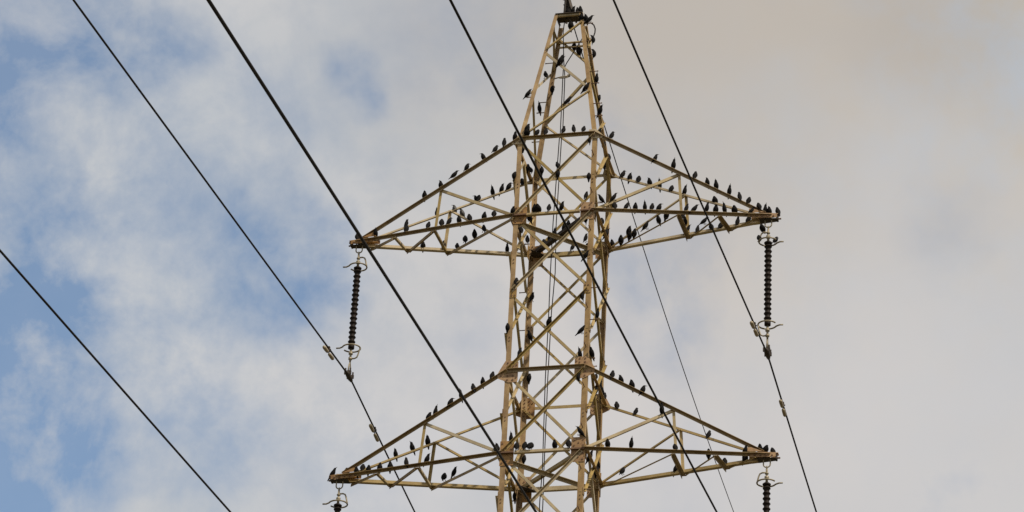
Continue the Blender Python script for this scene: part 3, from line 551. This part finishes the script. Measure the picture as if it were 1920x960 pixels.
BIRDS = [('UL.fs',0.031,0.035,'u'),('UL.fs',0.097,0.06,'u'),('UL.fs',0.154,0.06,'u'),('UL.fs',0.227,0.053,'hL'),('UL.fs',0.321,0.06,'hR'),('UL.fs',0.394,0.058,'lR'),('UL.fs',0.486,0.039,'h'),('UL.fs',0.585,0.045,'h'),('UL.fc',0.878,0.057,'u'),('UL.tip',0.732,0.033,'u'),('UL.bs',0.082,0.005,'h'),('UL.bs',0.153,0.005,'hR'),('UL.bs',0.197,0.005,'u'),('UL.bs',0.248,0.005,'u'),('UL.bs',0.342,0.005,'hL'),('UL.bs',0.328,0.005,'h'),('UL.bs',0.562,0.005,'u'),('UL.bs',0.73,0.005,'u'),('UL.bd',0.064,0.06,'lL'),('UL.bd',0.161,0.06,'hL'),('UL.fc',0.135,0.046,'h'),('UL.fc',0.197,0.042,'h'),('UL.fc',0.29,0.051,'h'),('UL.fc',0.356,0.052,'h'),('UL.fc',0.416,0.047,'u'),('UL.fc',0.464,0.05,'h'),('UL.fc',0.548,0.046,'u'),('UL.fc',0.682,0.047,'h'),('UL.p0',0.461,0.005,'u'),('UL.p0',0.605,0.005,'h'),('UL.p0',0.767,0.005,'h'),('UL.bc',0.145,0.026,'u'),('UL.bc',0.433,0.035,'u'),('UL.bc',0.628,0.01,'h'),('UL.bc',0.508,0.026,'u'),('UR.fs',0.097,0.049,'u'),('UR.fs',0.346,0.005,'uR'),('UR.fs',0.449,0.034,'u'),('UR.fs',0.572,0.039,'u'),('UR.fs',0.639,0.032,'h'),('UR.fs',0.691,0.039,'u'),('UR.fs',0.763,0.037,'u'),('UR.fs',0.823,0.027,'u'),('UR.fs',0.873,0.046,'h'),('UR.fs',0.929,0.026,'h'),('UR.bs',0.083,0.005,'u'),('UR.bs',0.131,0.005,'h'),('UR.bs',0.186,0.005,'h'),('UR.bs',0.252,0.005,'h'),('UR.bs',0.317,0.005,'u'),('UR.bs',0.392,0.005,'h'),('UR.bs',0.47,0.005,'u'),('UR.bs',0.656,0.005,'f'),('UR.fd',0.741,0.021,'lR'),('UR.fc',0.129,0.039,'h'),('UR.fc',0.193,0.036,'u'),('UR.fc',0.243,0.037,'h'),('UR.fc',0.297,0.033,'u'),('UR.fc',0.337,0.036,'u'),('UR.fc',0.379,0.036,'hR'),('UR.fc',0.526,0.043,'u'),('UR.fc',0.579,0.038,'lR'),('UR.fc',0.641,0.051,'u'),('UR.fc',0.691,0.043,'h'),('UR.fc',0.738,0.044,'u'),('UR.fc',0.794,0.049,'f'),('UR.bd',0.726,0.019,'h'),('UR.p0',0.378,0.005,'h'),('UR.p0',0.311,0.005,'h'),('UR.p0',0.172,0.005,'h'),('UR.p0',0.574,0.005,'lR'),('UR.p0',0.736,0.005,'h'),('UR.p0',0.863,0.005,'h'),('UR.p1',0.314,0.015,'u'),('UR.p1',0.546,0.005,'h'),('UR.bc',0.501,0.048,'lR'),('UR.bc',0.553,0.014,'u'),('UR.bc',0.636,0.016,'h'),('UR.bc',0.695,0.009,'h'),('UR.bc',0.794,0.005,'u'),('UR.bc',0.86,0.026,'h'),('UR.p2',0.518,0.005,'lR'),('UR.fc',0.896,0.036,'lR'),('UR.tip',0.421,0.044,'u'),('UR.tip',0.584,0.039,'h'),('UR.tip',0.973,0.005,'u'),('LL.fs',0.091,0.036,'u'),('LL.fs',0.146,0.035,'h'),('LL.fs',0.198,0.005,'u'),('LL.fs',0.271,0.02,'u'),('LL.fs',0.329,0.005,'hR'),('LL.fs',0.421,0.012,'u'),('LL.fs',0.46,0.005,'h'),('LL.bs',0.522,0.005,'u'),('LL.bs',0.605,0.005,'u'),('LL.bs',0.694,0.005,'u'),('LL.fc',0.041,0.045,'h'),('LL.fc',0.456,0.022,'u'),('LL.fc',0.578,0.018,'u'),('LL.fc',0.678,0.01,'h'),('LL.fc',0.736,0.013,'h'),('LL.fc',0.807,0.009,'h'),('LL.bs',0.87,0.005,'h'),('LL.fc',0.88,0.005,'h'),('LL.tip',0.32,0.026,'h'),('LL.tip',0.871,0.005,'lR'),('LL.p0',0.706,0.005,'u'),('LL.p0',0.851,0.005,'h'),('LR.fs',0.149,0.012,'u'),('LR.fs',0.196,0.018,'h'),('LR.fs',0.256,0.015,'h'),('LR.fs',0.319,0.02,'hR'),('LR.fd',0.161,0.06,'u'),('LR.bs',0.098,0.005,'u'),('LR.bs',0.211,0.005,'u'),('LR.bs',0.641,0.005,'u'),('LR.fc',0.137,0.052,'h'),('LR.fc',0.262,0.05,'u'),('LR.fc',0.497,0.031,'h'),('LR.fc',0.865,0.005,'u'),('LR.bc',0.453,0.006,'u'),('LR.p2',0.807,0.005,'h'),('LR.bc',0.737,0.005,'h'),('LR.bc',0.857,0.018,'h'),('LR.p0',0.316,0.005,'h'),('LR.tip',0.26,0.047,'h'),('LR.tip',0.487,0.041,'f'),('LR.tip',0.797,0.005,'h'),('top',0.637,0.03,'u'),('top',0.394,0.03,'h'),('top',1.0,0.03,'h'),('pkb0',0.436,0.12,'c'),('pkb0',0.559,0.12,'c'),('pkb0',0.623,0.12,'c'),('leg.FR',35.976,0.082,'h'),('pkf0',0.318,0.041,'h'),('top',0.887,0.03,'u'),('pkf0',0.0,0.005,'h'),('leg.FR',35.934,0.165,'lR'),('leg.FR',35.489,0.153,'cL'),('leg.FR',35.127,0.135,'cL'),('pkb0',0.473,0.06,'u'),('pkb0',0.6,0.06,'u'),('pkf1',0.362,0.031,'lR'),('pkf1',0.364,0.005,'lR'),('pkl1',0.392,0.06,'u'),('leg.FL',34.189,-0.071,'lR'),('leg.BL',34.875,0.054,'c'),('leg.BL',34.497,-0.159,'u'),('pkf2',0.298,0.005,'lR'),('pkf2',0.03,0.005,'lR'),('leg.FR',34.41,0.145,'u'),('leg.BR',34.612,0.054,'c'),('leg.FR',33.604,0.138,'u'),('pkf2',0.906,0.06,'h'),('z3f',0.09,0.06,'f'),('z3f',0.23,0.057,'h'),('z3f',0.342,0.054,'u'),('z3f',0.583,0.057,'u'),('z3f',0.72,0.054,'u'),('z3f',0.849,0.053,'u'),('z3r',0.093,0.06,'lR'),('z3f',0.958,-0.12,'cR'),('z3l',0.312,0.005,'h'),('z3l',0.68,-0.03,'c'),('z3l',0.841,0.005,'h'),('leg.FL',32.332,-0.056,'c'),('leg.BL',33.29,0.087,'c'),('xz3f1',0.466,0.06,'u'),('xz3f1',0.458,-0.076,'c'),('leg.FR',32.195,-0.065,'c'),('z3r',0.656,0.005,'h'),('leg.BR',33.651,0.015,'c'),('leg.BR',33.388,0.06,'c'),('leg.BR',33.27,-0.041,'c'),('z2f',0.293,0.042,'f'),('z2f',0.241,0.047,'h'),('z2f',0.432,0.043,'u'),('z2f',0.603,0.042,'u'),('xz3b1',0.306,0.005,'u'),('leg.FR',31.674,0.148,'lL'),('leg.FL',31.528,-0.052,'h'),('z2q',0.141,0.005,'h'),('z2p',0.061,-0.12,'cR'),('z2r',0.441,0.118,'c'),('z2r',0.628,0.005,'h'),('z2r',0.738,0.06,'h'),('leg.BR',31.719,0.041,'lR'),('UR.p0',0.034,0.021,'h'),('z2q',0.771,0.005,'u'),('z2b',0.736,0.016,'h'),('z2b',0.538,0.037,'u'),('leg.FR',30.492,-0.042,'lR'),('z2p',0.458,0.005,'h'),('z2p',0.388,0.005,'h'),('z2p',0.613,0.005,'u'),('z2p',0.694,0.005,'h'),('z2p',0.64,0.005,'h'),('z2p',0.804,0.005,'h'),('leg.BL',31.741,-0.107,'u'),('z2l',0.435,0.005,'h'),('xaf1',0.948,0.06,'u'),('leg.BL',30.442,0.062,'u'),('leg.FL',29.153,-0.042,'c'),('xbf1',0.488,0.06,'h'),('leg.BL',29.63,0.067,'u'),('xbf1',0.855,0.06,'u'),('leg.BL',28.879,0.07,'c'),('xbf1',0.05,-0.093,'cR'),('leg.FR',28.971,-0.076,'lR'),('leg.FR',29.257,0.182,'u'),('leg.FR',28.476,-0.104,'u'),('leg.FR',28.473,0.118,'u'),('z1r',0.669,0.06,'u'),('xcf1',0.058,-0.12,'cR'),('z1r',0.448,0.06,'h'),('z1r',0.736,0.06,'h'),('z1r',0.872,0.06,'h'),('z1r',1.0,0.06,'u'),('z1r',0.48,-0.12,'c'),('leg.FR',26.93,-0.056,'lL'),('xcf1',0.913,0.06,'u'),('z0f',0.171,0.055,'h'),('z0f',0.273,0.052,'h'),('z0f',0.345,0.046,'f'),('z0f',0.654,0.046,'h'),('z0f',0.834,0.036,'h'),('LL.fc',0.039,0.045,'f'),('leg.BL',27.185,0.069,'c'),('leg.BL',26.442,-0.094,'u'),('z0r',0.376,0.06,'lR'),('leg.BR',26.938,0.014,'u'),('z0r',0.708,0.005,'h'),('insUR.link',0,0,'f'),('insUR.ring',0,0,'h'),('insUR.ring',0,0,'h')]
ring_t = [.0, 1.0]; rec = []
peg_z = {k: [] for k in SG}
for key, t, off, po in BIRDS:
    if key.startswith('leg'):
        k = key[4:]; z = t; p = node(k, z); sx, sy = SG[k]
        if po[0] == 'c' or abs(off) < .07:
            if abs(off) < .07: p = p+V3((off, -.035-(DY if sy < 0 else .02), 0)); side = 'face'
            else: p = p+V3((off, -.01, 0)); side = 'peg'
        else: p = p+V3((off, -.01, 0)); side = 'peg'
        if sy > 0 and side == 'face': p[1] = node(k, z)[1]-.10
        peg_z[k].append((z, p, side))
        rec.append((key, -z, p, po)); continue
    if key == 'insUR.ring': t = ring_t.pop(0)
    a, b = mem[key]; p = a+(b-a)*t; p = p+V3((0, 0, off if key[:3] != 'ins' else 0)); rec.append((key, t, p, po))
groups = {}
for i, r_ in enumerate(rec): groups.setdefault(r_[0], []).append(i)
for key, idx in groups.items():
    # order from the end a viewer would count from
    if key[:3] in ('UL.', 'UR.', 'LL.', 'LR.'):
        a, mm = key.split('.'); txt, end = MEMB[mm]; place = txt+ARM[a]
        rev = mm in ('fs', 'bs', 'fc', 'bc', 'tip')
        if mm in ('p0', 'p1', 'p2', 'fd', 'bd'):
            axis = lambda i: -abs(rec[i][2][0]); end = 'outer end'
        else: axis = lambda i: -abs(rec[i][2][0]); end = end
    elif key.startswith('leg'): place = OTHER[key]; axis = lambda i: -rec[i][2][2]; end = 'top'
    else:
        place = OTHER[key]
        if key[2:] in ('l', 'r'): axis = lambda i: rec[i][2][1]; end = 'near end'
        else: axis = lambda i: rec[i][2][0]; end = 'left'
    for n_, i in enumerate(sorted(idx, key=axis), 1):
        key_, t, p, po = rec[i]; kind = po[0]; face = po[1:]
        me = random.choice(KINDS[kind])
        if key in ('UL.bd',): me = KINDS['s'][0]
        o = bpy.data.objects.new('bird', me); COL.objects.link(o)
        if face == 'R': yaw = random.uniform(-25, 25)
        elif face == 'L': yaw = 180+random.uniform(-25, 25)
        elif kind == 'c': yaw = 90+random.uniform(-30, 30)
        else: yaw = random.choice((-78, 90))+random.uniform(-42, 42)
        sc_ = random.uniform(.96, 1.09)
        o.location = tuple(p); o.scale = (sc_*1.1, sc_*random.uniform(1.12, 1.25), sc_)
        o.rotation_euler = (random.uniform(-.06, .06), random.uniform(-.06, .12)-(.42 if kind == 'l' else .22 if kind == 'h' else 0), math.radians(yaw))
        look = POSE[kind] if key != 'UL.bd' else 'pale speckled'
        pos = 'alone' if len(idx) == 1 else ORD[n_]+' from '+end
        verb = 'clinging to' if kind == 'c' else 'on'
        tag(o, '%s black bird %s %s, %s' % (look if kind != 'c' else 'slim', verb, place, pos), 'bird', 'black birds perched on the pylon')

# step bolts: pegs up two legs, plus the ones the birds on the legs hold
def peg(k, z, dirv, L_):
    sx, sy = SG[k]; p = V3((sx*(hw(z)+DX), sy*(hw(z)+.0), z)); d = V3(dirv)
    if abs(d[0]) < .5: p = V3((sx*hw(z), sy*(hw(z)+DY), z))
    mb = MB(); mb.tube([p-d*.02, p+d*L_], .009, 6); mb.bolt(p+d*L_, d, .014, .012, 0); mb.build('step_bolt', M_BOLT, legs[k])
for k in ('FR', 'BL'):
    sx, sy = SG[k]; i = 0
    for z in np.arange(24.3, 35.6, .4):
        i += 1
        if any(abs(z-zz) < .14 for zz, _, s in peg_z[k]): continue
        peg(k, z, (sx, 0, 0) if i % 2 else (0, sy, 0), .15)
for k, lst in peg_z.items():
    for z, p, side in lst:
        if side == 'peg':
            dx = p[0]-node(k, z)[0]; peg(k, z-.008, (math.copysign(1, dx), 0, 0), max(.06, abs(dx)-DX+.04)) if math.copysign(1, dx) == SG[k][0] else None
